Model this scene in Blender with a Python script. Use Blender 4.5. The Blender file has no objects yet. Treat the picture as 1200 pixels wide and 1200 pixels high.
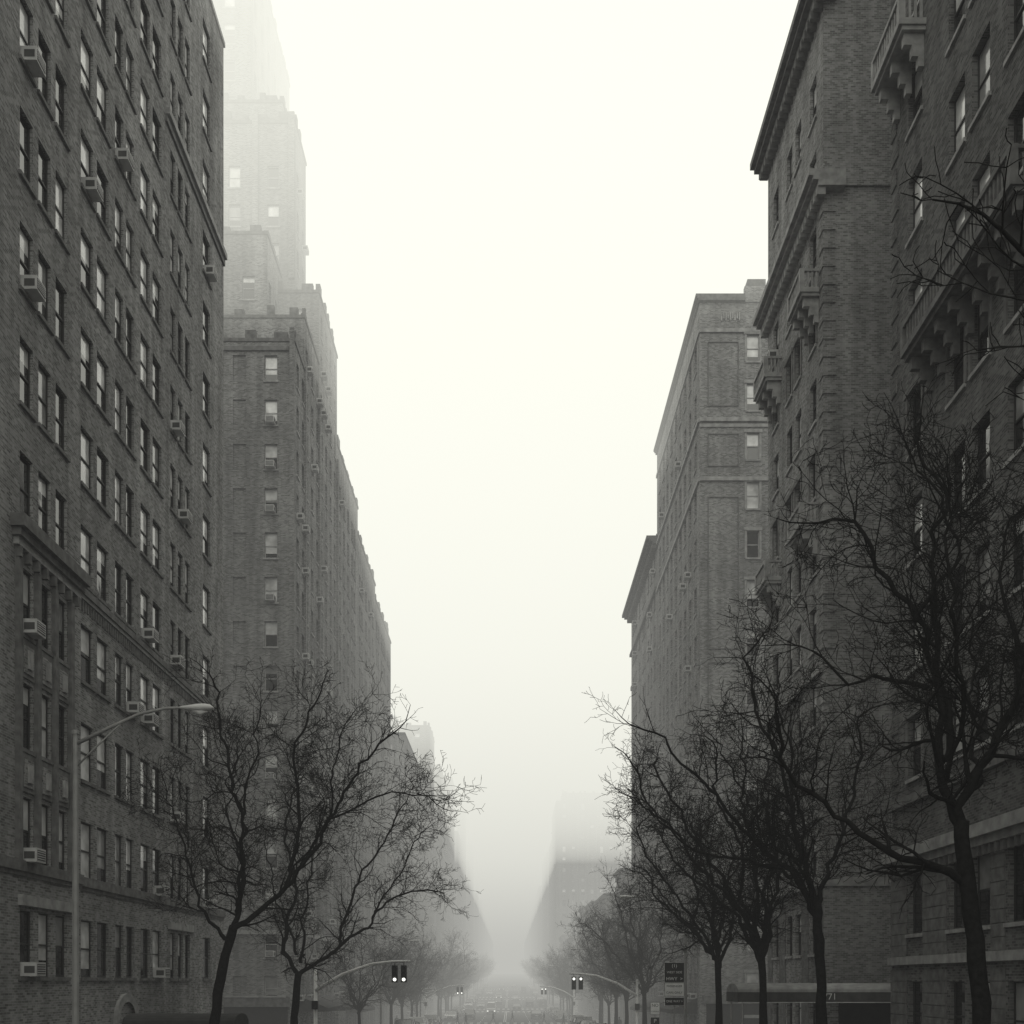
import bpy, math, random, bmesh
from mathutils import Vector, Matrix
S=bpy.context.scene
S.view_settings.view_transform='Standard'; S.view_settings.look='None'; S.view_settings.exposure=0; S.view_settings.gamma=1
# ------------------------------------------------------------ helpers
def gz(y):
    K=[(-300,9),(-50,1.9),(0,0),(30,-1.4),(57,-2.6),(80,-3.3),(120,-4.1),(160,-4.7),(220,-4.9),(300,-3.6),(360,-2),(600,3),(900,8),(6000,8)]
    def lin(t):
        for (a,za),(b,zb) in zip(K,K[1:]):
            if t<=b: return za+(zb-za)*(t-a)/(b-a)
        return K[-1][1]
    if abs(y)<1: return 0.0
    return sum(lin(y+o) for o in (-8,-4,0,4,8))/5
def link(o,parent=None):
    S.collection.objects.link(o)
    if parent: o.parent=parent
    return o
def empty(name,loc=(0,0,0)):
    e=bpy.data.objects.new(name,None); e.location=loc; e.empty_display_size=.3
    return link(e)
def nodes(m):
    m.use_nodes=True; nt=m.node_tree; nt.nodes.clear(); return nt,nt.nodes,nt.links
def simple(name,v,rough=.8,noise=.25,nscale=3.0,metal=0,spec=.3,bump=0):
    m=bpy.data.materials.new(name); nt,N,L=nodes(m)
    o=N.new('ShaderNodeOutputMaterial'); b=N.new('ShaderNodeBsdfPrincipled')
    b.inputs['Roughness'].default_value=rough; b.inputs['Metallic'].default_value=metal
    b.inputs['Specular IOR Level'].default_value=spec
    tc=N.new('ShaderNodeTexCoord'); n=N.new('ShaderNodeTexNoise'); n.inputs['Scale'].default_value=nscale; n.inputs['Detail'].default_value=4
    L.new(tc.outputs['Object'],n.inputs['Vector'])
    r=N.new('ShaderNodeMapRange'); r.inputs['From Min'].default_value=.3; r.inputs['From Max'].default_value=.7
    r.inputs['To Min'].default_value=v*(1-noise); r.inputs['To Max'].default_value=v*(1+noise)
    L.new(n.outputs['Fac'],r.inputs['Value']); L.new(r.outputs['Result'],b.inputs['Base Color'])
    if bump:
        bp=N.new('ShaderNodeBump'); bp.inputs['Strength'].default_value=bump; bp.inputs['Distance'].default_value=.02
        L.new(n.outputs['Fac'],bp.inputs['Height']); L.new(bp.outputs['Normal'],b.inputs['Normal'])
    L.new(b.outputs[0],o.inputs[0]); return m
def brick(name,v,contrast=.42,mort=1.45,bw=.24,rh=.085):
    m=bpy.data.materials.new(name); nt,N,L=nodes(m)
    o=N.new('ShaderNodeOutputMaterial'); b=N.new('ShaderNodeBsdfDiffuse')
    uv=N.new('ShaderNodeUVMap'); uv.uv_map='UVMap'
    t=N.new('ShaderNodeTexBrick'); t.inputs['Scale'].default_value=1; t.inputs['Brick Width'].default_value=bw
    t.inputs['Row Height'].default_value=rh; t.inputs['Mortar Size'].default_value=.009
    t.inputs['Bias'].default_value=0
    g=lambda a:(a,a,a,1)
    t.inputs['Color1'].default_value=g(v*(1-contrast)); t.inputs['Color2'].default_value=g(v*(1+contrast)); t.inputs['Mortar'].default_value=g(v*mort)
    L.new(uv.outputs[0],t.inputs['Vector'])
    def mul(col,noise_scale,vec_scale,lo,hi,det=3):
        mp=N.new('ShaderNodeMapping'); mp.inputs['Scale'].default_value=vec_scale; L.new(uv.outputs[0],mp.inputs['Vector'])
        n=N.new('ShaderNodeTexNoise'); n.inputs['Scale'].default_value=noise_scale; n.inputs['Detail'].default_value=det
        L.new(mp.outputs[0],n.inputs['Vector'])
        r=N.new('ShaderNodeMapRange'); r.inputs['From Min'].default_value=.3; r.inputs['From Max'].default_value=.7
        r.inputs['To Min'].default_value=lo; r.inputs['To Max'].default_value=hi
        L.new(n.outputs['Fac'],r.inputs['Value'])
        x=N.new('ShaderNodeMix'); x.data_type='RGBA'; x.blend_type='MULTIPLY'; x.inputs['Factor'].default_value=1
        L.new(col,x.inputs['A']); L.new(r.outputs['Result'],x.inputs['B']); return x.outputs['Result']
    c=mul(t.outputs['Color'],.22,(1,1,1),.82,1.16)
    c=mul(c,1.0,(1.3,.08,1),.72,1.18)
    c=mul(c,7.0,(1,1.3,1),.9,1.1,3)
    L.new(c,b.inputs['Color'])
    L.new(b.outputs[0],o.inputs[0]); return m
def glass(name,v,rough=.06):
    m=bpy.data.materials.new(name); nt,N,L=nodes(m)
    o=N.new('ShaderNodeOutputMaterial'); b=N.new('ShaderNodeBsdfPrincipled')
    b.inputs['Roughness'].default_value=rough; b.inputs['IOR'].default_value=2.0; b.inputs['Specular IOR Level'].default_value=.5
    tc=N.new('ShaderNodeTexCoord'); n=N.new('ShaderNodeTexNoise'); n.inputs['Scale'].default_value=1.3; n.inputs['Detail'].default_value=2
    L.new(tc.outputs['Object'],n.inputs['Vector'])
    r=N.new('ShaderNodeMapRange'); r.inputs['From Min'].default_value=.3; r.inputs['From Max'].default_value=.7
    r.inputs['To Min'].default_value=v*.6; r.inputs['To Max'].default_value=v*1.25
    L.new(n.outputs['Fac'],r.inputs['Value']); L.new(r.outputs['Result'],b.inputs['Base Color'])
    bp=N.new('ShaderNodeBump'); bp.inputs['Strength'].default_value=.1; bp.inputs['Distance'].default_value=.05
    L.new(n.outputs['Fac'],bp.inputs['Height']); L.new(bp.outputs['Normal'],b.inputs['Normal'])
    L.new(b.outputs[0],o.inputs[0]); return m
def emis(name,c,s):
    m=bpy.data.materials.new(name); nt,N,L=nodes(m)
    o=N.new('ShaderNodeOutputMaterial'); e=N.new('ShaderNodeEmission'); e.inputs[0].default_value=(*c,1); e.inputs[1].default_value=s
    L.new(e.outputs[0],o.inputs[0]); 
    try: m.cycles.emission_sampling='NONE'
    except Exception: pass
    return m
M={}
M['brickA']=brick('brick_left',.225); M['brickB']=brick('brick_tower',.19); M['brickC']=brick('brick_right_dark',.125)
M['brickD']=brick('brick_right_pale',.215); M['brickE']=brick('brick_far',.17)
M['stone']=simple('limestone_trim',.30,.85,.3,2.5,bump=.3); M['stoned']=simple('sooty_stone',.14,.9,.35,3,bump=.3)
M['frame']=simple('window_frame_dark',.03,.5,.2); M['framel']=simple('window_frame_pale',.4,.5,.15)
M['g0']=glass('glass_dark',.008); M['g1']=glass('glass_blind',.7,.12); M['g2']=glass('glass_curtain',.3,.1)
M['ac']=simple('ac_casing',.5,.5,.15); M['acd']=simple('ac_grille',.07,.6,.2)
M['roof']=simple('roof_tar',.07); M['bark']=simple('bark',.014,.95,.4,9,spec=.1)
M['asph']=simple('asphalt',.05,.85,.3,1.2,bump=.2); M['walk']=simple('pavement_concrete',.2,.9,.2,1.5,bump=.15)
M['kerb']=simple('kerb_granite',.25); M['paint']=simple('road_paint',.6,.7,.3,4); M['gnd']=simple('ground_dirt',.06)
M['pole']=simple('painted_steel',.26,.5,.15); M['lamph']=simple('lamp_head_pale',.6,.45,.1); M['blk']=simple('black_metal',.02,.5,.2)
M['lens']=simple('lamp_lens',.6,.2,.1); M['awd']=simple('awning_canvas_dark',.04,.8,.2,bump=.2); M['awm']=simple('awning_canvas_grey',.3,.8,.25,bump=.2); M['awv']=simple('awning_valance',.09,.8,.2)
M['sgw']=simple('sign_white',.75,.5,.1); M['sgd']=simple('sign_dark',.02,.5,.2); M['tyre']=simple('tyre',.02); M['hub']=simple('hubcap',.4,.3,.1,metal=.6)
M['skin']=simple('skin',.3); M['coat']=simple('coat',.03); M['coat2']=simple('coat_grey',.1); M['hair']=simple('hair',.02)
M['lit']=emis('lit_lens',(1,1,.92),1.8); M['hl']=simple('headlight_glass',.5,.2,.1,spec=.8)
M['p0']=simple('car_paint_black',.02,.25,.1,spec=.6); M['p1']=simple('car_paint_silver',.35,.3,.1,spec=.6); M['p2']=simple('car_paint_white',.7,.3,.05,spec=.6); M['p3']=simple('car_paint_grey',.12,.3,.1,spec=.6)
class MB:
    def __init__(s): s.v=[];s.f=[];s.m=[];s.ms=[]
    def mi(s,k):
        if k not in s.ms: s.ms.append(k)
        return s.ms.index(k)
    def quad(s,a,b,c,d,k):
        n=len(s.v); s.v+= [tuple(a),tuple(b),tuple(c),tuple(d)]; s.f.append((n,n+1,n+2,n+3)); s.m.append(s.mi(k))
    def poly(s,pts,k):
        n=len(s.v); s.v+=[tuple(p) for p in pts]; s.f.append(tuple(range(n,n+len(pts)))); s.m.append(s.mi(k))
    def box(s,x0,x1,y0,y1,z0,z1,k):
        if x0>x1:x0,x1=x1,x0
        if y0>y1:y0,y1=y1,y0
        n=len(s.v); s.v+=[(x,y,z) for z in (z0,z1) for (x,y) in ((x0,y0),(x1,y0),(x1,y1),(x0,y1))]
        for f in ((3,2,1,0),(4,5,6,7),(0,1,5,4),(1,2,6,5),(2,3,7,6),(3,0,4,7)):
            s.f.append(tuple(n+i for i in f)); s.m.append(s.mi(k))
    def tube(s,pts,rads,k,sides=5,cap=True):
        n0=len(s.v); prev=None
        for i,p in enumerate(pts):
            p=Vector(p)
            if i==0: d=Vector(pts[1])-p
            elif i==len(pts)-1: d=p-Vector(pts[i-1])
            else: d=Vector(pts[i+1])-Vector(pts[i-1])
            if d.length<1e-6: d=Vector((0,0,1))
            d.normalize()
            a=prev if prev is not None else (Vector((1,0,0)) if abs(d.x)<.8 else Vector((0,1,0)))
            a=a-d*a.dot(d)
            if a.length<1e-4: a=d.orthogonal()
            a.normalize(); prev=a; b=d.cross(a); r=rads[i]
            for j in range(sides):
                t=2*math.pi*j/sides; s.v.append(tuple(p+a*(math.cos(t)*r)+b*(math.sin(t)*r)))
        mi=s.mi(k)
        for i in range(len(pts)-1):
            for j in range(sides):
                A=n0+i*sides+j; B=n0+i*sides+(j+1)%sides
                s.f.append((A,B,B+sides,A+sides)); s.m.append(mi)
        if cap and sides>3:
            s.f.append(tuple(n0+j for j in range(sides))[::-1]); s.m.append(mi)
            e=n0+(len(pts)-1)*sides; s.f.append(tuple(e+j for j in range(sides))); s.m.append(mi)
    def mesh(s,name,smooth=False):
        me=bpy.data.meshes.new(name); me.from_pydata(s.v,[],s.f)
        for k in s.ms: me.materials.append(M[k])
        me.polygons.foreach_set('material_index',s.m)
        if smooth: me.polygons.foreach_set('use_smooth',[True]*len(s.f))
        uv=me.uv_layers.new(name='UVMap'); data=[0.0]*(2*len(me.loops)); v=s.v; li=0
        for f in s.f:
            a,b,c=v[f[0]],v[f[1]],v[f[2]]
            e1=(b[0]-a[0],b[1]-a[1],b[2]-a[2]); e2=(c[0]-a[0],c[1]-a[1],c[2]-a[2])
            nx=abs(e1[1]*e2[2]-e1[2]*e2[1]); ny=abs(e1[2]*e2[0]-e1[0]*e2[2]); nzz=abs(e1[0]*e2[1]-e1[1]*e2[0])
            for i in f:
                p=v[i]
                if nx>=ny and nx>=nzz: q=(p[1]+50,p[2]+20)
                elif ny>=nzz: q=(p[0]+80,p[2]+20)
                else: q=(p[0]+80,p[1]+50)
                data[2*li]=q[0]; data[2*li+1]=q[1]; li+=1
        uv.data.foreach_set('uv',data); me.update(); return me
    def obj(s,name,parent=None,loc=(0,0,0),smooth=False):
        o=bpy.data.objects.new(name,s.mesh(name,smooth)); o.location=loc; return link(o,parent)
# ------------------------------------------------------------ facades
class Face:
    def __init__(s,axis,c,sg): s.a=axis;s.c=c;s.s=sg
    def P(s,u,z,o=0): return (s.c+s.s*o,u,z) if s.a=='x' else (u,s.c+s.s*o,z)
    def box(s,mb,u0,u1,z0,z1,o0,o1,k):
        if s.a=='x': mb.box(s.c+s.s*o0,s.c+s.s*o1,u0,u1,z0,z1,k)
        else: mb.box(u0,u1,s.c+s.s*o0,s.c+s.s*o1,z0,z1,k)
    def quad(s,mb,u0,u1,z0,z1,o,k):
        mb.quad(s.P(u0,z0,o),s.P(u1,z0,o),s.P(u1,z1,o),s.P(u0,z1,o),k)
def ac_unit(mb,F,uc,z,w=.66,o=-.12):
    h=.45; p=.48
    F.box(mb,uc-w/2,uc+w/2,z,z+h,o,p,'ac')
    F.box(mb,uc-w/2+.05,uc+w/2-.05,z+.06,z+h-.06,p,p+.012,'acd')
    for i in range(4): F.box(mb,uc-w/2+.05,uc+w/2-.05,z+.1+i*.075,z+.125+i*.075,p+.012,p+.022,'ac')
    for sgn in (-1,1): F.box(mb,uc+sgn*w/2,uc+sgn*(w/2+.01),z+.1,z+h-.12,.08,p-.06,'acd')
def window(mb,F,u0,u1,z0,z1,wall,R,near=True,frame='frame',sill='stone',acp=0,lintel=None,rec=.2,blind=.4,surround=None):
    r=rec
    mb.quad(F.P(u0,z0,0),F.P(u0,z1,0),F.P(u0,z1,-r),F.P(u0,z0,-r),wall)
    mb.quad(F.P(u1,z0,0),F.P(u1,z1,0),F.P(u1,z1,-r),F.P(u1,z0,-r),wall)
    mb.quad(F.P(u0,z1,0),F.P(u1,z1,0),F.P(u1,z1,-r),F.P(u0,z1,-r),wall)
    mb.quad(F.P(u0,z0,0),F.P(u1,z0,0),F.P(u1,z0,-r),F.P(u0,z0,-r),sill)
    t=.055; zm=(z0+z1)/2
    up='g1' if R.random()<blind else ('g2' if R.random()<.35 else 'g0')
    q=R.random(); zb=zm
    if up!='g0':
        if q<.2: zb=z0+.02
        elif q<.5: zb=z0+(zm-z0)*R.uniform(.2,.8)
        elif q<.75: zb=zm+(z1-zm)*R.uniform(.1,.6)
    F.quad(mb,u0,u1,zb,z1,-r,up); F.quad(mb,u0,u1,z0,zb,-r,'g0')
    if near:
        fd=-r+.04
        F.box(mb,u0+.002,u0+t,z0+.002,z1-.002,-r+.004,fd,frame); F.box(mb,u1-t,u1-.002,z0+.002,z1-.002,-r+.004,fd,frame)
        F.box(mb,u0+t,u1-t,z1-t,z1-.002,-r+.004,fd,frame); F.box(mb,u0+t,u1-t,z0+.002,z0+t+.02,-r+.004,fd,frame)
        F.box(mb,u0+t,u1-t,zm-.03,zm+.03,-r+.004,fd+.01,frame)
        if sill: F.box(mb,u0-.1,u1+.1,z0-.13,z0-.003,-.05,.09,sill)
        if lintel: F.box(mb,u0-.12,u1+.12,z1+.003,z1+.22,-.05,.03,lintel)
        if surround:
            F.box(mb,u0-.16,u0-.003,z0,z1,-.05,.05,surround); F.box(mb,u1+.003,u1+.16,z0,z1,-.05,.05,surround)
            F.box(mb,u0-.22,u1+.22,z1+.003,z1+.24,-.05,.1,surround)
    else:
        F.quad(mb,u0,u1,zm-.04,zm+.04,-r+.04,frame)
        F.box(mb,u0-.08,u1+.08,z0-.13,z0-.003,-.05,.08,sill)
    if R.random()<acp: ac_unit(mb,F,(u0+u1)/2,z0+.02)
def facade(mb,F,u0,u1,z0,z1,cols,rows,wall,R,fn=None,wallfn=None,**kw):
    us=sorted(set([u0,u1]+[c-w/2 for c,w in cols]+[c+w/2 for c,w in cols]))
    cs={round(c-w/2,4):i for i,(c,w) in enumerate(cols)}
    zz=sorted(set([z0,z1]+[a for a,h in rows]+[a+h for a,h in rows]))
    rs={round(a,4):i for i,(a,h) in enumerate(rows)}
    for i in range(len(us)-1):
        ci=cs.get(round(us[i],4))
        if ci is None:
            F.quad(mb,us[i],us[i+1],z0,z1,0,wall); continue
        for j in range(len(zz)-1):
            ri=rs.get(round(zz[j],4))
            mode='w' if ri is not None else None
            if mode and fn: mode=fn(ci,ri)
            if mode=='w' or isinstance(mode,dict):
                k=dict(kw)
                if isinstance(mode,dict): k.update(mode)
                window(mb,F,us[i],us[i+1],zz[j],zz[j+1],wall,R,**k)
            elif mode=='p':
                r=.1;a,b,c,d=us[i],us[i+1],zz[j],zz[j+1]
                F.quad(mb,a,b,c,d,-r,wall)
                for (p,q) in (((a,c),(a,d)),((b,c),(b,d)),((a,c),(b,c)),((a,d),(b,d))):
                    mb.quad(F.P(*p,0),F.P(*q,0),F.P(*q,-r),F.P(*p,-r),wall)
            else: F.quad(mb,us[i],us[i+1],zz[j],zz[j+1],0,wall)
def shell(mb,side,xf,xb,y0,y1,z0,z1,wall,front=True,street=True):
    mb.quad((xb,y0,z0),(xb,y1,z0),(xb,y1,z1),(xb,y0,z1),wall)
    mb.quad((xf,y1,z0),(xb,y1,z0),(xb,y1,z1),(xf,y1,z1),wall)
    if front: mb.quad((xf,y0,z0),(xb,y0,z0),(xb,y0,z1),(xf,y0,z1),wall)
    if street: mb.quad((xf,y0,z0),(xf,y1,z0),(xf,y1,z1),(xf,y0,z1),wall)
    mb.quad((xf,y0,z1),(xf,y1,z1),(xb,y1,z1),(xb,y0,z1),'roof')
def coping(mb,side,xf,xb,y0,y1,z,k='stone',cren=0,R=None,h=.25,p=.08):
    o=-side*p
    mb.box(xf+o,xf+side*.35,y0-p,y1+p,z,z+h,k)
    mb.box(xf+side*.35,xb,y0-p,y0+.35,z,z+h,k)
    if cren:
        y=y0+.3
        while y<y1-.8:
            hh=R.uniform(.3,.9); w=R.uniform(.5,1.2); mb.box(xf+o*.5,xf+side*.33,y,y+w,z+h,z+h+hh,k if R.random()<.4 else 'stoned')
            if R.random()<.25: mb.box(xf,xf+side*.28,y+.15,y+w-.15,z+h+hh,z+h+hh+.5,'stoned')
            y+=cren*R.uniform(.9,2.0)
        x=abs(xf)+.5
        while x<abs(xb)-.8:
            hh=R.uniform(.3,.8); w=R.uniform(.5,1.1); a=side*x; b=side*(x+w); mb.box(a,b,y0-p*.5,y0+.33,z+h,z+h+hh,'stoned'); x+=cren*R.uniform(.9,2.2)
def cornice(mb,F,u0,u1,z,k='stoned',p=.7,h=.7,dent=.5):
    F.box(mb,u0,u1,z,z+h*.35,.0,p*.45,k); F.box(mb,u0,u1,z+h*.35,z+h*.6,.0,p*.75,k); F.box(mb,u0,u1,z+h*.6,z+h,.0,p,k)
    if dent:
        u=u0+.1
        while u<u1-.2:
            F.box(mb,u,u+.2,z-.35,z-.003,0,p*.5,k); u+=dent
def balcony(mb,F,u0,u1,z,p=.9,k='stoned'):
    F.box(mb,u0,u1,z,z+.22,0,p,k); F.box(mb,u0+.06,u1-.06,z-.15,z-.002,0,p-.12,k)
    n=max(2,int((u1-u0)/1.1)+1)
    for i in range(n):
        u=u0+.2+(u1-u0-.6)*i/(n-1)
        F.box(mb,u,u+.22,z-.55,z-.152,0,p*.75,k); F.box(mb,u,u+.22,z-.95,z-.552,0,p*.45,k); F.box(mb,u,u+.22,z-1.3,z-.952,0,p*.22,k)
    F.box(mb,u0,u1,z+.95,z+1.1,p-.22,p,k)
    F.box(mb,u0,u0+.2,z+.22,z+.95,p-.22,p,k); F.box(mb,u1-.2,u1,z+.22,z+.95,p-.22,p,k)
    for uu in (u0,u1-.14):
        F.box(mb,uu,uu+.14,z+.97,z+1.08,0,p-.22,k)
        o=.12
        while o<p-.3: F.box(mb,uu+.03,uu+.11,z+.22,z+.97,o,o+.08,k); o+=.2
    u=u0+.32
    while u<u1-.3: F.box(mb,u,u+.1,z+.22,z+.95,p-.16,p-.06,k); u+=.24
# ------------------------------------------------------------ LEFT building 1
XL=-16.0; XR=14.5; ZB=-7.0
R=random.Random(3)
mb=MB()
rows=[(1.85+3.7*k,2.15) for k in range(14)]
FA=Face('x',XL+.25,1); FB=Face('x',XL,1)
colsA=[(12.0,.95),(13.6,.95),(17.2,1.1),(20.6,1.1),(22.2,1.1),(25.6,.95),(27.0,.95),(30.3,1.1),(33.4,.92),(34.7,.92),(36.0,.92)]
colsB=[(38.8,1.15),(40.3,1.15),(42.0,.9),(43.2,.9),(45.0,1.15),(46.5,1.15),(48.7,.75),(49.8,.75),(50.9,.75),(54.1,1.3)]
def fnA(c,r):
    if (c,r) in ((8,0),(8,1),(8,3),(8,6),(8,8)) : return {'acp':1}
    return {'acp':.0 if c>7 and r<3 else .03}
def fnB(c,r):
    if (c,r) in ((0,8),(6,4),(6,7),(6,2),(7,6),(4,4),(9,1),(2,9),(5,1),(3,3)): return {'acp':1}
    return {'acp':.02}
facade(mb,FA,8,37.6,ZB,54,colsA,rows,'brickA',R,fn=fnA,frame='frame',sill='stoned',blind=.5,rec=.15)
facade(mb,FB,37.6,57.3,ZB,54,colsB,rows,'brickA',R,fn=fnB,frame='frame',sill='stoned',blind=.5,rec=.15)
mb.quad((XL,37.6,ZB),(XL+.25,37.6,ZB),(XL+.25,37.6,54),(XL,37.6,54),'brickA')
shell(mb,-1,XL,-45,8,57.3,ZB,54,'brickA',street=False)
coping(mb,-1,XL,-45,37.7,57.3,54,'stone'); coping(mb,-1,XL+.25,-45,8,37.6,54.003,'stone')
FA.box(mb,8,37.6,5.25,5.6,0,.14,'stoned'); FB.box(mb,37.62,57.3,5.25,5.6,0,.12,'stoned')
FA.box(mb,8,37.6,5.1,5.25,0,.06,'stoned'); FB.box(mb,37.62,57.3,5.1,5.25,0,.05,'stoned')
FB.box(mb,37.62,57.3,16.15,16.4,0,.16,'stoned'); FB.box(mb,37.62,57.3,16.0,16.15,0,.09,'stone')
u=37.8
while u<57: FB.box(mb,u,u+.11,15.6,15.98,0,.05,'stoned'); u+=.24
FB.box(mb,47.6,57.3,42.05,42.35,0,.22,'stone'); FB.box(mb,47.6,57.3,41.7,42.04,0,.1,'stoned')
FA.box(mb,32.3,37.45,16.1,16.5,0,.45,'stoned'); FA.box(mb,32.4,37.35,15.85,16.098,0,.3,'stoned'); FA.box(mb,32.5,37.25,15.6,15.848,0,.18,'stone')
for k in range(8):
    u=32.6+k*.62; FA.box(mb,u,u+.14,15.25,15.598,0,.2,'stoned')
for u in (32.75,34.05,35.35,36.65): FA.box(mb,u-.13,u+.13,5.6,15.24,0,.14,'stoned')
for k in (2,3):
    zs=1.85+3.7*k
    for u in (33.4,34.7,36.0):
        FA.box(mb,u-.5,u+.5,zs-1.4,zs-.14,0,.06,'stoned'); FA.box(mb,u-.32,u+.32,zs-1.25,zs-.35,.06,.1,'brickA')
        FA.box(mb,u-.14,u+.14,zs-1.1,zs-.5,.1,.17,'stone')
for u0,u1,z in ((33.0,36.6,4.15),(48.2,51.5,4.15)):
    (FA if u0<37 else FB).box(mb,u0-.2,u1+.2,z,z+.35,0,.16,'stone')
for i in range(14):
    a=math.pi*i/14; b=math.pi*(i+1)/14; yc=42.6; zc=-.1
    for rr0,rr1,o in ((.95,1.3,.14),):
        pts=[(yc+rr0*math.cos(a),zc+rr0*math.sin(a)),(yc+rr1*math.cos(a),zc+rr1*math.sin(a)),(yc+rr1*math.cos(b),zc+rr1*math.sin(b)),(yc+rr0*math.cos(b),zc+rr0*math.sin(b))]
        mb.poly([FB.P(p[0],p[1],o) for p in pts],'stone')
        mb.quad(FB.P(*pts[1],0),FB.P(*pts[2],0),FB.P(*pts[2],o),FB.P(*pts[1],o),'stone')
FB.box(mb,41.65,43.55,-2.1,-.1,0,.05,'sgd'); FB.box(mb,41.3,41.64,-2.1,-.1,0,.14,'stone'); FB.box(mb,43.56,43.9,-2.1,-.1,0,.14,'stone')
mb.obj('apartment_building')
# ------------------------------------------------------------ LEFT tower (setbacks)
mb=MB(); R=random.Random(8)
def rowsTo(z0,fh,ztop,h=1.9):
    r=[];z=z0
    while z+h<ztop-.5: r.append((z,h)); z+=fh
    return r
BL=-50
def block(xf,y0,y1,zb,zt,cols_s,cols_f,cren=1.6,wall='brickB',fp=(),acf=.15):
    rz=[(z,h) for z,h in rowsTo(.2-3.3,3.3,zt) if z>zb+.3]
    facade(mb,Face('x',xf,1),y0,y1,zb,zt,cols_s,rz,wall,R,near=False,acp=.22,blind=.4,frame='framel')
    facade(mb,Face('y',y0,-1),BL,xf,zb,zt,cols_f,rz,wall,R,near=True,acp=acf,blind=.75,frame='framel',fn=lambda c,r:'p' if c in fp else 'w')
    shell(mb,-1,xf,BL,y0,y1,zb,zt,wall,front=False,street=False)
    coping(mb,-1,xf,BL,y0,y1,zt,'stoned',cren=cren,R=R)
fr=lambda a,b,s,w:[(a+s*i,w) for i in range(int((b-a)/s)+1)]
cf=[(-29.5,1.1),(-26.2,1.1),(-23.4,.95),(-20.1,.95),(-17.75,.95)]
block(-16,76.2,80,ZB,49.3,fr(77.4,79.4,2,.9),cf,fp=(3,),acf=.6)
block(-16.02,80.003,86,ZB,53.5,fr(81,85.5,2.2,.9),[(-30,1),(-26,1),(-20.1,.95),(-17.75,.95)],cren=1.3)
block(-16,86.003,95,ZB,59.5,fr(87.2,94.5,2.2,.9),[(-20.1,.95),(-17.75,.95)],cren=1.3)
block(-19.4,82,87,49,61.5,fr(83,86.5,2.2,.9),[(-30,1),(-26,1),(-23.5,1.0),(-20.9,1.0)],cren=1.2)
block(-18.3,87.5,92,49,75,fr(88.5,91.5,2.2,.9),[(-30,1),(-27,1),(-23.5,1),(-20.2,1)],cren=1.1)
block(-19.6,88.5,91,70,77.6,[(89.7,.8)],[(-22,.9)],cren=.9)
block(-23.2,92.1,108,49,96,fr(93.5,107,2.6,.9),[(-34,1),(-31,1),(-28,1),(-25.2,1)],cren=1.4)
F=Face('y',76.2,-1)
F.box(mb,-22.2,-21.9,ZB,50.2,0,.12,'brickB'); F.box(mb,-16.35,-16.0,ZB,50.3,0,.1,'brickB')
F.box(mb,-21.9,-16.4,5.2,5.5,0,.12,'stone'); F.box(mb,-50,-16.4,48.6,48.9,0,.13,'stoned')
FT=Face('y',87.5,-1)
for x in (-18.6,-21.7,-25,-28.5): FT.box(mb,x-.25,x+.25,61.7,75.9+.4*(x<-20),0,.18,'brickB')
Face('x',-16,1).box(mb,76.2,94.9,5.2,5.5,.003,.12,'stone')
for y in (80,86,95): Face('x',-16,1).box(mb,y-.3,y+.2,ZB,50,.0,.18,'brickB')
mb.obj('apartment_tower')
# ------------------------------------------------------------ generic street buildings
def generic(name,side,y0,y1,zt,seed,fh=3.3,sill0=.3,colstep=2.5,wall='brickE',depth=26,cren=0,corn=0,front=True,near=False,fcols=None,near_front=False,base=None,steps=()):
    R=random.Random(seed); mb=MB(); xf=XL if side<0 else XR; s=-side; xb=xf+side*depth
    g=gz((y0+y1)/2); 
    z0=g-4; rz=[(z,h) for z,h in rowsTo(sill0 if y0<140 else g+1.3,fh,zt)]
    cols=[]; u=y0+1.6
    while u<y1-1.2:
        cols.append((u,R.choice((.95,1.0,1.1)))); u+=R.choice((colstep*.62,colstep,colstep*1.25))
    F=Face('x',xf,s)
    facade(mb,F,y0,y1,z0,zt,cols,rz,wall,R,near=near,acp=.12,blind=.35,frame='framel',sill='stoned')
    FF=Face('y',y0,-1)
    fc=fcols or [(xf+side*(2.4+2.9*i),1.0) for i in range(int(depth/2.9)-1)]
    fc=sorted(fc); a,b=min(xf,xb),max(xf,xb)
    if front: facade(mb,FF,a,b,z0,zt,fc,rz,wall,R,near=near_front,acp=.1,blind=.35,frame='framel',sill='stone')
    shell(mb,side,xf,xb,y0,y1,z0,zt,wall,front=not front,street=False)
    coping(mb,side,xf,xb,y0,y1,zt,'stoned',cren=cren,R=R)
    F.box(mb,y0,y1,g+5,g+5.3,0,.14,'stone')
    if corn: cornice(mb,F,y0-.5,y1+.3,zt-.9,'stoned',corn,.8,.7); F.box(mb,y0,y1,zt-5.2,zt-4.9,0,.25,'stoned')
    if zt>30:
        xa=xf+side*7; mb.box(xa,xa+side*5,y0+4,y0+9,zt,zt+3.2,wall)
    for (ya,yb,dx,zz) in steps:
        xa=xf+side*dx; mb.box(xa,xb,ya,yb,zt,zz,wall); coping(mb,side,xa,xb,ya,yb,zz,'stoned',cren=1.5,R=R)
    return mb
generic('a',-1,95.01,108,51.5,21,cren=1.7,wall='brickB').obj('apartment_building')
generic('a',-1,108.01,122,48.8,29,cren=1.7,wall='brickB').obj('apartment_building')
generic('a',-1,122.01,138,47.2,22,cren=1.9,wall='brickE').obj('apartment_building')
generic('a',-1,156.5,204,39.5,23,wall='brickE').obj('apartment_building')
generic('a',-1,204.01,218,52.5,24,cren=2,wall='brickE').obj('apartment_building')
generic('a',-1,236.5,272,51,25,cren=2).obj('apartment_building')
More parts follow.
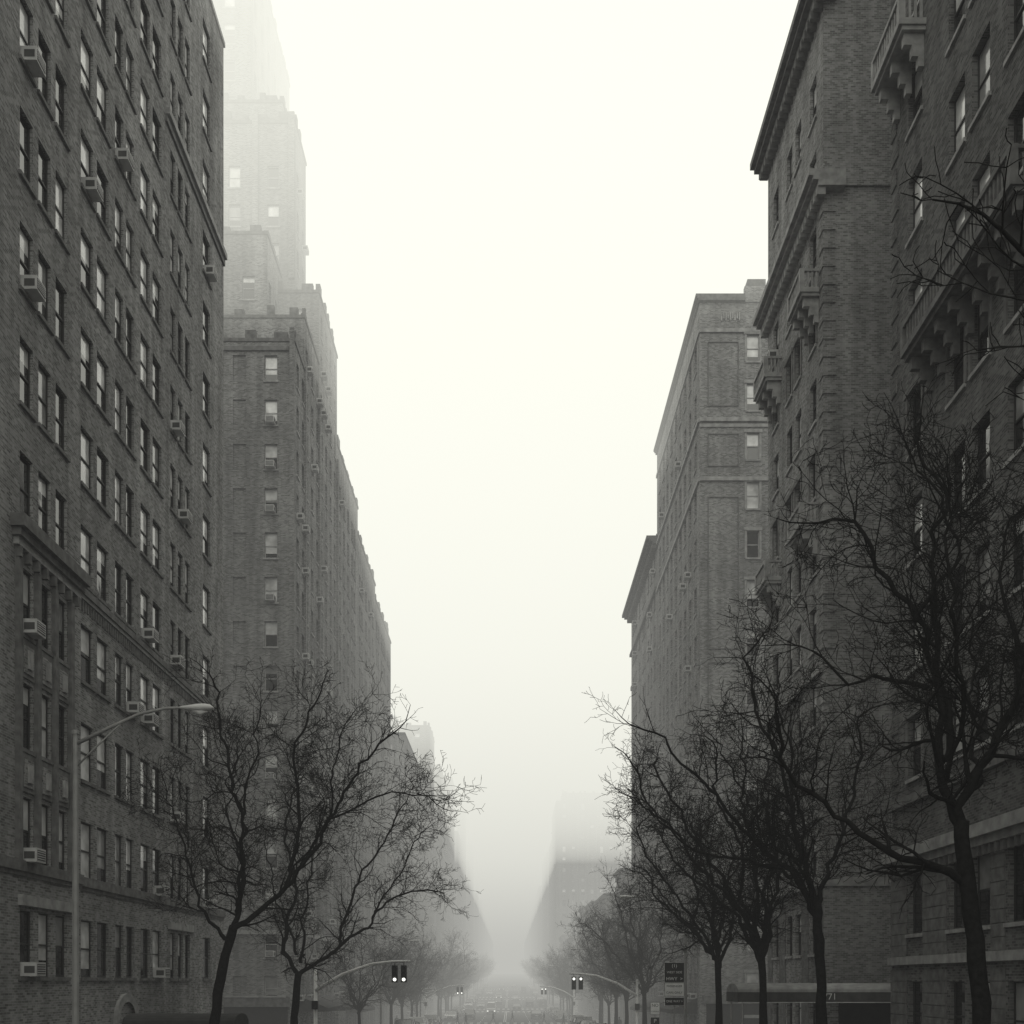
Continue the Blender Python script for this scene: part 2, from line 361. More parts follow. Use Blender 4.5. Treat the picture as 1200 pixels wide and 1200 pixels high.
generic('a',-1,272.01,298,56,26,corn=.8).obj('apartment_building')
generic('a',-1,316.5,350,48,27).obj('apartment_building')
generic('a',-1,350.01,378,62,28,cren=2).obj('apartment_building')
RR=random.Random(77)
y=396.5
while y<1000:
    for sd in (-1,1):
        a=y
        while a<y+60:
            w=RR.choice((20,31,31,62)); b=min(a+w,y+62)
            if b-a<12: break
            generic('a',sd,a+.01,b,RR.uniform(42,62)+max(0,gz(a)),int(a)+sd+9,colstep=3.2,corn=RR.choice((0,.8))).obj('apartment_building'); a=b
    y+=80
# ------------------------------------------------------------ RIGHT building 1 (near, dark)
mb=MB(); R=random.Random(12); F=Face('x',XR,-1)
rows=[(-.6,2.3),(3.4,2.25)]+[(9.0+3.9*k,2.2) for k in range(12)]
cols=[(10.5,1.15),(13,1.15),(16.0,1.15),(17.6,1.15),(20.6,1.15),(23.0,1.15),(25.4,1.15),(27.0,1.15),(29.2,1.2),(31.5,1.2),(33.2,1.2),(36.6,1.25)]
def f1(c,r):
    if r==0: return {'blind':.1}
    d={'surround':'stoned'} if r in (2,5) else {}
    d['acp']=.06
    return d
facade(mb,F,8,38.8,ZB,56,cols,rows,'brickC',R,fn=f1,frame='frame',sill='stone',lintel=None,rec=.22,blind=.35)
shell(mb,1,XR,45,8,38.8,ZB,56,'brickC',street=False)
cornice(mb,F,8,39.3,56,'stoned',1.2,1.0,.8)
F.box(mb,8,38.95,6.1,6.5,0,.35,'stone'); F.box(mb,8,38.9,5.85,6.098,0,.18,'stone'); F.box(mb,8,38.9,8.1,8.4,0,.16,'stoned')
u=8.2
while u<38.6: F.box(mb,u,u+.16,5.55,5.848,0,.14,'stoned'); u+=.4
F.box(mb,8,38.9,2.3,2.6,0,.14,'stone')
us=[8]+[x for c,w in cols for x in (c-w/2-.12,c+w/2+.12)]+[38.85]
for i in range(0,len(us),2):
    a,b=us[i],us[i+1]
    if b-a>.35:
        z=2.62
        while z<5.5: F.box(mb,a,b,z,z+.385,0,.035,'stoned'); z+=.41
        z=-3.2
        while z<2.0: F.box(mb,a,b,z,z+.385,0,.04,'stoned'); z+=.41
balcony(mb,F,27.6,35.4,23.2,1.0,'stoned'); balcony(mb,F,35.6,38.4,35.0,.95,'stone'); balcony(mb,F,14,24,23.2,1.0,'stoned')
for k in range(12):
    z=9.0+3.9*k
    for q in range(4): F.box(mb,38.3-(q%2)*.18,38.82,z-.9+q*.95,z-.9+q*.95+.6,0,.05,'brickC')
mb.obj('apartment_building')
# ------------------------------------------------------------ RIGHT building 2
mb=MB(); R=random.Random(14); y0,y1,zt=47.3,57.4,47.0; F=Face('x',XR,-1); FF=Face('y',y0,-1)
rows=[(-.8,2.3)]+[(3.0+3.6*k,2.05) for k in range(12)]
cols=[(48.9,1.05),(51.4,1.0),(53.0,1.0),(55.7,1.05)]
facade(mb,F,y0,y1,ZB,zt,cols,rows,'brickD',R,fn=lambda c,r:{'acp':.08,'surround':'stoned' if r in(3,7,9) else None},frame='frame',sill='stone',rec=.2,blind=.35)
FF.quad(mb,XR,45,ZB,zt,0,'brickD')
shell(mb,1,XR,45,y0,y1,ZB,zt,'brickD',front=False,street=False)
mb.quad((30,38.8,ZB),(30,47.3,ZB),(30,47.3,45),(30,38.8,45),'brickD')
mb.box(XR+.5,45,y0+.02,y1-1,zt,zt+4.5,'brickD')
cornice(mb,F,y0-.6,y1+.5,zt,'stoned',.9,.9,.5); FF.box(mb,XR,XR+.6,zt,zt+.9,0,.6,'stoned')
cornice(mb,F,y0-.45,y1+.3,38.15,'stone',.8,.75,.45); FF.box(mb,XR,XR+.9,38.15,38.9,0,.45,'stone'); FF.box(mb,XR+.9,45,38.4,38.7,0,.1,'brickD')
F.box(mb,y0,y1,16.0,16.3,0,.2,'stone'); F.box(mb,y0-.1,y1+.1,6.1,6.5,0,.35,'stone'); F.box(mb,y0,y1,9.3,9.5,0,.12,'stone')
FF.box(mb,XR,45,6.1,6.5,0,.12,'stone')
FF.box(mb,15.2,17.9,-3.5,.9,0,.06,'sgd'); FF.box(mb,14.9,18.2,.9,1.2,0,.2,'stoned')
balcony(mb,F,47.8,50.0,33.9,.95,'stone'); balcony(mb,F,54.5,56.9,33.9,.95,'stone'); balcony(mb,F,48.0,50.2,23.1,.9,'stone'); balcony(mb,F,54.6,56.8,23.1,.9,'stone')
z=7
while z<38:
    FF.box(mb,XR-.045,XR+.55,z,z+.42,0,.05,'brickD'); F.box(mb,y0,y0+.55,z,z+.42,.0,.045,'brickD'); z+=.84
us=[y0]+[x for c,w in cols for x in (c-w/2-.2,c+w/2+.2)]+[y1]
for i in range(0,len(us),2):
    a,b=us[i],us[i+1]
    if b-a>.2:
        z=-3.4
        while z<5.6: F.box(mb,a,b,z,z+.385,0,.04,'stoned'); z+=.41
mb.obj('apartment_building')
# ------------------------------------------------------------ RIGHT building 3
mb=MB(); R=random.Random(17); y0,y1,zt=78,100.6,53.4; F=Face('x',XR,-1); FF=Face('y',y0,-1)
rows=[(.3-3.6,2.2)]+[(.3+3.74*k,2.05) for k in range(14)]
cols=fr(79.8,99.5,2.35,1.0)
facade(mb,F,y0,y1,ZB,zt,cols,rows,'brickD',R,near=False,acp=.12,blind=.35,frame='framel',sill='stone')
facade(mb,FF,XR,42,ZB,zt,[(18.55,.95),(21.4,.95),(24.5,1),(27.5,1),(31,1),(34,1)],rows,'brickD',R,near=True,acp=.15,blind=.9,frame='framel',sill='stone',surround='stone',rec=.15)
shell(mb,1,XR,42,y0,y1,ZB,zt,'brickD',front=False,street=False)
cornice(mb,F,y0-.3,y1,zt,'stoned',.35,.5,0); FF.box(mb,XR-.01,17.9,zt,zt+.5,0,.3,'stoned')
FF.box(mb,17.9,42,zt,zt+1.2,-.3,.1,'brickD'); mb.box(18.2,19.6,78.3,79.6,zt+1.2,zt+2.0,'stoned')
for z,k,p in ((51.1,'stone',.12),(44.3,'stone',.18),(39.8,'stone',.15),(5.3,'stone',.2)):
    FF.box(mb,XR-.02,42,z,z+.28,0,p,k); F.box(mb,y0,y1,z,z+.28,0,p-.01,k)
FF.box(mb,XR-.02,42,43.9,44.15,0,.08,'stone')
for i in range(9):
    u=16.1+.17*i; FF.box(mb,u,u+.1,52.0+(.15 if i%2 else 0),52.45+(.2 if i%3 else 0),0,.07,'stone')
for za,zb in ((45.5,50.4),(40.9,43.4),(27,38.6),(7,26)):
    for (a,b,c,d) in ((15.1,15.16,za,zb),(17.4,17.46,za,zb),(15.16,17.4,za,za+.06),(15.16,17.4,zb-.06,zb)): FF.box(mb,a,b,c,d,0,.06,'stoned')
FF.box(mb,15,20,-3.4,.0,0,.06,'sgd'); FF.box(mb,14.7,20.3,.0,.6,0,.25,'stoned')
mb.obj('apartment_building')
m_=generic('a',1,100.61,121.7,45.4,31,wall='brickD',corn=1.1,fh=3.5,colstep=2.3); m_.obj('apartment_building')
RR=random.Random(5)
for ya,yb in ((121.8,138),(156.5,218),(236.5,298)):
    a=ya
    while a<yb-3:
        b=min(yb,a+RR.choice((6.2,7.5,12))); 
        if yb-b<4: b=yb
        generic('t',1,a+.01,b,gz(a)+RR.uniform(15,22),int(a),colstep=2.2,corn=.5,depth=16).obj('townhouse'); a=b
generic('a',1,316.5,350,57.3,41,colstep=2.8,steps=((318,330,2,60),)).obj('apartment_building')
generic('a',1,350.01,378,50,42,colstep=2.8).obj('apartment_building')
# ------------------------------------------------------------ ground, road, pavements
KL,KR=-10.9,9.4
ys=[-60+4*i for i in range(130)]+[460+20*i for i in range(30)]+[1060+200*i for i in range(25)]
mb=MB()
xs=[-900,-200,-60,-16,0,15,60,200,900]
for a,b in zip(ys,ys[1:]):
    for c,d in zip(xs,xs[1:]): mb.quad((c,a,gz(a)),(d,a,gz(a)),(d,b,gz(b)),(c,b,gz(b)),'gnd')
mb.obj('ground')
streets=[(57.4,76.2)]+[(138+80*i,156.4+80*i) for i in range(11)]
mb=MB()
def sheet(mb,x0,x1,y0,y1,dz,k,st=4):
    n=max(1,int((y1-y0)/st)); 
    for i in range(n):
        a=y0+(y1-y0)*i/n; b=y0+(y1-y0)*(i+1)/n
        mb.quad((x0,a,gz(a)+dz),(x1,a,gz(a)+dz),(x1,b,gz(b)+dz),(x0,b,gz(b)+dz),k)
sheet(mb,KL,KR,-60,1100,.006,'asph')
for a,b in streets:
    sheet(mb,-200,KL,a+4,b-4,.006,'asph'); sheet(mb,KR,200,a+4,b-4,.006,'asph')
mb.obj('road')
mb=MB()
for y in range(-20,420,9):
    if any(a-2<y<b+2 for a,b in streets): continue
    sheet(mb,-.95,-.83,y,y+9,.012,'paint'); sheet(mb,-.65,-.53,y,y+9,.012,'paint')
    for x in (-4.6,3.1): sheet(mb,x,x+.12,y,y+3,.012,'paint')
for a,b in streets[:5]:
    for (c,d) in ((a+.5,a+3.5),(b-3.5,b-.5)):
        x=KL+.5
        while x<KR-.5: sheet(mb,x,x+.5,c,d,.012,'paint'); x+=1.1
mb.obj('road_markings')
mb=MB(); prev=-60
for a,b in streets+[(1100,1101)]:
    for (x0,x1,kx) in ((XL-.3,KL-.18,KL),(KR+.18,XR+3.5,KR)):
        p0,p1=(prev-4 if prev>-60 else prev),a+4
        n=max(1,int((p1-p0)/4))
        for i in range(n):
            c=p0+(p1-p0)*i/n; d=p0+(p1-p0)*(i+1)/n; h=.14
            q=lambda x,y,dz:(x,y,gz(y)+dz)
            mb.quad(q(x0,c,h),q(x1,c,h),q(x1,d,h),q(x0,d,h),'walk')
            i0,i1=(x1,kx) if kx<0 else (kx,x0)
            mb.quad(q(i0,c,h+.003),q(i1,c,h+.003),q(i1,d,h+.003),q(i0,d,h+.003),'kerb')
            mb.quad(q(kx,c,0),q(kx,d,0),q(kx,d,h+.003),q(kx,c,h+.003),'kerb')
        for yy in (p0,p1): mb.quad((x0,yy,gz(yy)),(x1,yy,gz(yy)),(x1,yy,gz(yy)+.14),(x0,yy,gz(yy)+.14),'kerb')
    prev=b
mb.obj('pavement')
# ------------------------------------------------------------ trees
def rot_dir(d,ang,az):
    d=d.normalized(); o=d.orthogonal().normalized(); o.rotate(Matrix.Rotation(az,3,d)); 
    return (d*math.cos(ang)+o*math.sin(ang)).normalized()
def grow(mb,R,p,d,L,r,lev,maxlev):
    n=max(3,int(L/(.3 if lev<2 else .19))); n=min(n,11); st=L/n; pts=[p.copy()]; rad=[r]
    rend=max(.0065,r*.28)
    w=.34 if lev<3 else .36
    bend=Vector((R.gauss(0,1),R.gauss(0,1),R.gauss(0,.6)))*.08
    kids=[]
    for i in range(1,n+1):
        d=(d+Vector((R.gauss(0,w),R.gauss(0,w),R.gauss(0,w)))*.65+bend+Vector((0,0,.05))).normalized()
        p=p+d*st; t=i/n; rr=r+(rend-r)*t; pts.append(p.copy()); rad.append(rr)
        if lev<maxlev:
            for _ in range(1 if R.random()<.72 else (2 if R.random()<.6 else 0)):
                kids.append((p.copy(),rot_dir(d,R.uniform(.5,1.2),R.uniform(0,6.28)),L*R.uniform(.36,.68)*(1-.28*t),max(.0065,rr*R.uniform(.5,.7))))
    mb.tube(pts,rad,'bark',5 if r>.03 else 3,cap=False)
    for k in kids:
        if k[2]>.17: grow(mb,R,*k,lev+1,maxlev)
def limb(mb,R,pts,r0,r1,maxlev,kidL=2.2,dens=1.0):
    P=[Vector(p) for p in pts]; out=[]
    for i in range(len(P)-1):
        a=P[max(0,i-1)];b=P[i];c=P[i+1];d=P[min(len(P)-1,i+2)]
        n=max(2,int((c-b).length/.28))
        for j in range(n):
            t=j/n
            q=.5*((2*b)+(c-a)*t+(2*a-5*b+4*c-d)*t*t+(3*b-a-3*c+d)*t**3)
            out.append(q)
    out.append(P[-1]); N=len(out)
    off=Vector((0,0,0))
    for i in range(1,N-1):
        off=off*.72+Vector((R.gauss(0,.07),R.gauss(0,.07),R.gauss(0,.05))); out[i]+=off
    rad=[(r0+(r1-r0)*(i/(N-1))**.6)*R.uniform(.92,1.08) for i in range(N)]
    mb.tube(out,rad,'bark',8 if r0>.1 else 6,cap=False)
    for i in range(2,N):
        t=i/(N-1)
        for _ in range(2):
            if R.random()<(.24+.34*t)*dens:
                d=(out[i]-out[i-1]).normalized()
                dd=rot_dir(d,R.uniform(.45,1.15),R.uniform(0,6.28)); dd.z=abs(dd.z)*.55+dd.z*.45
                grow(mb,R,out[i],dd.normalized(),kidL*R.uniform(.5,1.15)*(1.1-.3*t),max(.015,rad[i]*R.uniform(.35,.6)),1,maxlev)
    d=(out[-1]-out[-2]).normalized(); grow(mb,R,out[-1],d,kidL*.7,r1,1,maxlev)
def manual_tree(x,y,seed,trunk,limbs,r=.19,maxlev=4,kidL=2.2,dens=1.0):
    mb=MB(); R=random.Random(seed)
    P=[Vector((a,b,c)) for a,b,c in trunk]
    rad=[r*1.45]+[r*(1.0-.25*i/len(P)) for i in range(1,len(P))]
    Pn=[];rn=[]
    for i in range(len(P)-1):
        for j in range(4):
            t=j/4; Pn.append(P[i].lerp(P[i+1],t)+Vector((R.gauss(0,.02),R.gauss(0,.02),0))); rn.append((rad[i]+(rad[i+1]-rad[i])*t)*R.uniform(.94,1.06))
    Pn.append(P[-1]); rn.append(rad[-1]); Pn[0]=P[0]
    mb.tube(Pn,rn,'bark',10,cap=True)
    for pts,r0 in limbs: limb(mb,R,pts,r0,.035 if r0>.08 else .022,maxlev,kidL=kidL,dens=dens)
    return mb.obj('bare_tree',loc=(x,y,0),smooth=True)
def auto_limbs(R,z0,H,rad,lean=0,n=6):
    L=[]
    for i in range(n):
        a=6.28*i/n+R.uniform(-.4,.4); rr=rad*R.uniform(.55,1); top=z0+(H-z0)*R.uniform(.6,1.0)
        if i==0: rr*=.2; top=z0+(H-z0)
        pts=[(0,0,z0-R.uniform(0,.8))]
        for t,h in ((.25,.22),(.55,.5),(.8,.75),(1,1)):
            pts.append((math.cos(a)*rr*t+lean*t+R.gauss(0,.15),math.sin(a)*rr*t+R.gauss(0,.2),z0+(top-z0)*h*1.0+R.gauss(0,.1)))
        L.append((pts,.11))
    return L
def T(y): return gz(y)+.05
g=T(21.7)
manual_tree(10.0,21.7,4,[(.05,0,g),(0,0,.8),(-.13,0,2.6),(-.33,.0,3.8),(-.42,0,5.1)],[
 ([(-.3,0,3.75),(-1.27,-.2,4.15),(-2.5,-.5,4.6),(-3.7,-.5,5.6),(-4.5,-.8,6.8)],.11),
 ([(-.42,0,5.0),(-.9,.1,6.6),(-1.0,.3,8.0),(-1.35,.2,9.5),(-2.0,.4,10.7),(-2.7,.5,11.7)],.13),
 ([(-.42,0,5.0),(0,-.2,6.4),(.45,-.4,7.3),(.9,-.5,8.4),(1.4,-.8,9.8),(1.9,-1,11.3)],.13),
 ([(-1.0,.3,8.0),(-1.8,.5,8.3),(-2.7,.3,8.2),(-3.4,.6,8.9)],.06),
 ([(-.8,.1,6.4),(-.36,.6,8.6),(-.5,1.0,10.4),(-.3,1.2,12.2),(-.7,1.2,13.2)],.1),
 ([(-1.3,.2,9.4),(-.6,-.2,10.6),(-.9,-.3,11.8),(-1.5,-.2,12.6)],.06),
 ([(.4,-.4,7.2),(1.0,.3,8.6),(.7,.6,10.4),(1.2,.8,12.0)],.07),
 ([(-.2,-.1,5.8),(.3,1.2,7.0),(.9,2.4,8.8),(1.3,3.0,10.5)],.08),
 ([(-.7,.1,6.0),(-.9,-1.2,7.4),(-1.6,-2.2,9.0),(-1.8,-2.6,10.8)],.07)],r=.2,dens=1.2)
g=T(36.8)
manual_tree(-10.4,36.8,9,[(-.35,0,g),(-.2,0,.2),(.1,0,2.3),(.5,0,3.7)],[
 ([(.45,0,3.6),(.9,.1,6.3),(.4,.2,8.8),(-.1,.2,10.6),(-.3,.4,12.4)],.12),
 ([(.5,0,3.5),(2.2,-.2,4.9),(3.6,-.3,6.6),(4.4,-.2,8.5),(5.4,-.3,9.6),(6.0,-.2,10.4)],.12),
 ([(2.4,-.2,5.1),(2.8,.4,7.5),(2.5,.8,10.0),(3.2,1.0,11.9)],.09),
 ([(3.0,-.3,5.9),(3.9,.3,8.0),(4.0,.6,9.8),(4.5,.8,11.3)],.06),
 ([(.2,0,3.2),(-.9,-.1,5.1),(-1.3,-.2,6.9),(-1.9,0,8.5)],.08),
 ([(4.0,-.3,7.5),(5.9,-.4,8.5),(7.6,-.3,8.2)],.05),
 ([(.6,0,4.2),(1.2,-1.4,6.2),(1.6,-2.2,8.5),(2.0,-2.4,10.5)],.08),
 ([(.6,0,4.4),(.2,1.6,6.4),(-.4,2.6,8.6),(-.2,3,10.6)],.08)],r=.2,dens=1.2)
g=T(49.5)
manual_tree(-10.4,49.5,15,[(-.1,0,g),(0,0,0),(.2,0,2.1)],[
 ([(.2,0,2.0),(-.4,0,3.8),(0,.2,6.2),(-.4,.2,9.0),(0,.3,11.4)],.13),
 ([(.2,0,2.0),(1.8,0,3.1),(3.5,-.2,4.4),(5.0,-.3,5.8),(6.8,-.3,6.0)],.12),
 ([(2.2,0,3.4),(3.0,.3,6.4),(4.3,.4,8.5),(5.0,.4,10.0)],.09),
 ([(.1,0,3.0),(-.9,1.2,5.4),(-1.7,2,7.6),(-2.0,2.4,9.4)],.08),
 ([(.3,0,2.6),(.9,-1.5,5.4),(1.4,-2.2,8.2),(1.8,-2.3,10.2)],.08),
 ([(3.8,-.2,4.7),(5.2,.2,7.4),(6.2,.3,9.0)],.06)],r=.2,dens=1.2)
g=T(32.8)
manual_tree(10.0,32.8,22,[(.05,0,g),(0,0,1),(-.1,0,3.0),(-.15,0,4.2)],[
 ([(-.1,0,3.6),(-1.2,-.2,5.2),(-2.8,-.3,6.8),(-4.3,-.4,8.4),(-5.4,-.3,9.6)],.11),
 ([(-.15,0,4.1),(-.6,.1,6.2),(-1.3,.2,8.6),(-1.9,.3,10.8),(-2.2,.3,12.4)],.12),
 ([(-.15,0,4.1),(.6,.1,6),(1.2,.3,8),(1.5,.5,10.4)],.1),
 ([(-.1,0,3.9),(-.9,-1.4,6),(-1.6,-2.2,8.4),(-2.2,-2.4,10.4)],.08),
 ([(-.1,0,3.9),(-.7,1.5,6),(-1.8,2.4,8),(-2.8,2.7,10)],.08),
 ([(-1.0,-.2,5.0),(-2.6,.4,5.6),(-4.2,.6,6.2),(-5.6,.8,7.4)],.07)],r=.18,dens=1.2)
for (x,y,sd,ln,H) in ((10.0,40.5,31,-1.4,10.5),(10.0,49.0,33,-1.2,9.5)):
    g=T(y); R=random.Random(sd); z0=g+5
    manual_tree(x,y,sd,[(0,0,g),(.05,0,g+2.5),(-.05,0,z0)],auto_limbs(R,z0,H,4.3,ln,7),r=.17,dens=1.15)
R=random.Random(61)
manual_tree(10.3,10.6,61,[(0,0,T(11)),(.05,0,2.5),(-.05,0,4.6)],auto_limbs(R,4.6,12.2,4.6,-1.6,7),r=.2,maxlev=3)
src=[]
for sd in (71,72,73):
    mb=MB(); R=random.Random(sd); P=[(0,0,0),(.05,0,2),(0,.05,3.6)]
    mb.tube(P,[.22,.16,.14],'bark',7,cap=False)
    for pts,r0 in auto_limbs(R,3.6,10.5+R.random(),4.2,0,7): limb(mb,R,pts,r0*.9,.03,3,kidL=2.3,dens=1.3)
    src.append(mb.mesh('bare_tree_far',True))
R=random.Random(99)
def plant(x,y):
    o=bpy.data.objects.new('bare_tree',R.choice(src)); o.location=(x,y,gz(y)+.05); o.rotation_euler=(0,0,R.uniform(0,6.28)); s=R.uniform(.75,1.15); o.scale=(s,s,s*R.uniform(.9,1.1)); link(o)
for x in (-11.6,10.4):
    y=80
    while y<560:
        if not any(a-3<y<b+3 for a,b in streets) and R.random()<.88 and not (x<0 and 80<y<100): plant(x+R.uniform(-.2,.2),y)
        y+=R.uniform(8,11) if y<260 else R.uniform(14,22)
# ------------------------------------------------------------ street lamps
def street_lamp(x,y,side,H=9.0,arm=2.9,lit=False):
    e=empty('street_lamp',(x,y,gz(y)+.14)); mb=MB()
    mb.tube([(0,0,0),(0,0,.5),(0,0,.55)],[.17,.15,.1],'pole',8)
    mb.tube([(0,0,.5),(0,0,H*.5),(0,0,H-.6)],[.1,.085,.065],'pole',8)
    mb.tube([(0,0,H-.65),(0,0,H-.55)],[.1,.1],'pole',8)
    mb.obj('pole',e)
    mb=MB(); s=-side
    mb.tube([(0,0,H-.9),(s*arm*.3,0,H-.5),(s*arm*.6,0,H-.12),(s*arm*.85,0,H+.02),(s*arm,0,H+.03)],[.05,.047,.042,.038,.035],'pole',6)
    mb.tube([(0,0,H-1.5),(s*arm*.2,0,H-.95),(s*arm*.42,0,H-.38)],[.025]*3,'pole',5); mb.obj('arm',e,smooth=True)
    mb=MB(); a=s*arm
    pr=[(-.1,.04),(.0,.075),(.15,.1),(.35,.15),(.55,.16),(.7,.12),(.78,.03)]
    mb.tube([(a+s*p,0,H+.03) for p,_ in pr],[r for _,r in pr],'lamph',10)
    h=mb.obj('lamp_head',e,smooth=True)
    for v in h.data.vertices: v.co.z=(H+.03)+(v.co.z-H-.03)*.65
    mb=MB(); mb.tube([(a+s*.25,0,H-.03),(a+s*.45,0,H-.09),(a+s*.62,0,H-.04)],[.05,.09,.04],'lens',8); mb.obj('lens',e,smooth=True)
street_lamp(-11.1,26.2,-1,9.75,2.75); street_lamp(9.8,57.0,1,8.8,2.9); street_lamp(-11.3,90,-1,8.6,2.6)
street_lamp(9.8,108,1,8.8,2.6); street_lamp(-11.3,130,-1,8.8,2.6); street_lamp(9.8,166,1,8.8,2.6); street_lamp(-11.3,185,-1,8.8,2.6)
# ------------------------------------------------------------ traffic signals
def signal_head(e,x,z,y,lit):
    mb=MB()
    mb.box(x-.17,x+.17,y-.1,y+.1,z-.5,z+.5,'blk')
    for i in range(3):
        zc=z+.33-.33*i
        mb.tube([(x,y-.1,zc),(x,y-.12,zc)],[.1,.1],'lit' if i==lit else 'sgd',12)
        for k in range(7):
            a=math.pi*(k/6)*1.0; b=math.pi*((k+1)/6) if k<6 else a
            mb.quad((x+.14*math.cos(a),y-.1,zc+.14*math.sin(a)),(x+.14*math.cos(b),y-.1,zc+.14*math.sin(b)),(x+.14*math.cos(b),y-.32,zc+.14*math.sin(b)),(x+.14*math.cos(a),y-.32,zc+.14*math.sin(a)),'blk')
    mb.box(x-.02,x+.02,y-.02,y+.02,z+.5,z+.75,'blk')
    mb.obj('signal_head',e)
def traffic_signal(x,y,s,L=5.0,lit=0):
    e=empty('traffic_light',(x,y,gz(y)+.14)); mb=MB()
    mb.tube([(0,0,0),(0,0,.6),(0,0,.65),(0,0,5.0)],[.2,.17,.12,.1],'lamph',8)
    mb.tube([(0,0,3.7),(s*L*.3,0,4.65),(s*L*.62,0,5.25),(s*L*.85,0,5.4),(s*L*1.05,0,5.42)],[.12,.105,.09,.08,.07],'lamph',7)
    mb.tube([(0,0,4.8),(s*L*.4,0,4.9)],[.02,.02],'pole',5); mb.obj('mast_arm',e,smooth=True)
    signal_head(e,s*L*.98,4.68,0,lit); signal_head(e,s*(L*.98-.55),4.68,.15,lit)
    mb=MB(); mb.box(-.18,.18,-.28,-.09,2.6,3.1,'blk'); mb.box(-.12,.12,-.3,-.28,2.66,3.04,'sgd'); mb.obj('pedestrian_signal',e)
traffic_signal(-10.9-.5,60.2,1,5.3,2); traffic_signal(9.9,79.5,-1,5.0,0); traffic_signal(-11.4,139.5,1,5,2); traffic_signal(9.9,157,-1,5,0)
# ------------------------------------------------------------ road sign assembly
def text(e,body,loc,size,mat,name='lettering'):
    c=bpy.data.curves.new(name,'FONT'); c.body=body; c.size=size; c.align_x='CENTER'; c.align_y='CENTER'; c.extrude=.002; c.materials.append(M[mat])
    o=bpy.data.objects.new(name,c); o.location=loc; o.rotation_euler=(math.pi/2,0,0); link(o,e)
e=empty('traffic_sign',(9.65,60,gz(60)+.14)); mb=MB(); mb.tube([(0,0,0),(0,0,5.4)],[.05,.045],'pole',8); mb.obj('post',e)
def panel(z0,z1,w,k,bk,lines):
    mb=MB(); mb.box(-w/2,w/2,-.1,-.075,z0,z1,k); mb.box(-w/2-.02,w/2+.02,-.074,-.055,z0-.02,z1+.02,bk); mb.obj('panel',e)
    n=len(lines)
    for i,t in enumerate(lines): text(e,t,(0,-.106,z1-(z1-z0)*(i+.5)/n),min((z1-z0)/n*.72,w*1.45/len(t)),'sgd' if k=='sgw' else 'sgw')
b0=1.7-e.location.z
panel(b0-.05,b0+1.1,1.15,'sgd','sgw',['(1)','WEST SIDE','HWY  >']); panel(b0-.85,b0-.1,1.1,'sgw','sgd',['PASSENGER','CARS ONLY']); panel(b0-1.4,b0-.95,1.1,'sgd','sgw',['ONE WAY >'])
e=empty('traffic_sign',(9.8,69,gz(69)+.14)); mb=MB(); mb.tube([(0,0,0),(0,0,3.2)],[.04,.035],'pole',6); mb.obj('post',e)
panel(2.3,3.1,.6,'sgw','sgd',['NO','STANDING']); panel(1.6,2.1,.6,'sgd','sgw',['P'])
# ------------------------------------------------------------ canopies & shop awnings
def canopy(x0,x1,y,ztop,label,k,post_x):
    e=empty('entrance_canopy',(0,0,0)); mb=MB(); w=1.15; N=10; zv=ztop-.38; kv='awv' if k=='awm' else k
    pr=[(y+w*math.cos(math.pi*i/N),zv+.38*math.sin(math.pi*i/N)) for i in range(N+1)]
    for i in range(N):
        a,b=pr[i],pr[i+1]; mb.quad((x0,*a),(x1,*a),(x1,*b),(x0,*b),k)
    for x in (x0,x1): mb.poly([(x,*p) for p in pr],k)
    for yy in (y-w,y+w): mb.box(x0,x1,yy-.01,yy+.01,zv-.42,zv,kv); mb.box(x0,x1,yy-.014,yy+.014,zv-.45,zv-.42,'sgw')
    for xx in (x0,x1): mb.box(xx-.01,xx+.01,y-w,y+w,zv-.42,zv,kv)
    mb.obj('canvas',e,smooth=False)
    mb=MB()
    for yy in (y-w+.06,y+w-.06): mb.tube([(post_x,yy,gz(y)+.1),(post_x,yy,zv-.05)],[.035,.035],'hub',8)
    mb.obj('posts',e)
    xm=(x0+x1)/2; text(e,label,(xm+.0,y-w-.02,zv-.2),.38,'sgw','house_number')
canopy(9.7,17.5,44.6,1.62,'771','awm',9.9); canopy(-15.9,-11.3,43.2,.35,'752','awd',-11.5)
def awning(side,y0,y1,zt,drop=.9,out=1.3,k='awd'):
    mb=MB(); xf=(XL if side<0 else XR)-side*.02; xo=xf-side*out
    mb.quad((xf,y0,zt),(xf,y1,zt),(xo,y1,zt-drop),(xo,y0,zt-drop),k); mb.quad((xo,y0,zt-drop),(xo,y1,zt-drop),(xo,y1,zt-drop-.3),(xo,y0,zt-drop-.3),k)
    for y in (y0,y1): mb.poly([(xf,y,zt),(xo,y,zt-drop),(xo,y,zt-drop-.3),(xf,y,zt-drop-.3)],k)
    mb.obj('shop_awning')
awning(-1,77.5,84,.6,out=2.2); awning(-1,87,94,.4,k='awd',out=2); awning(1,79,88,.4,k='awd',out=2); awning(1,90,99,.3,k='awd',out=2)
awning(-1,100,112,-.2); awning(1,103,112,-.2,k='awd')
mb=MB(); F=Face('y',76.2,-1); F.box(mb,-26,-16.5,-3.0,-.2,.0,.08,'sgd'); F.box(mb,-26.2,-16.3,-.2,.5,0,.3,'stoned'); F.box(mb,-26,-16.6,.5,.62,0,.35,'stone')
mb.obj('shopfront')
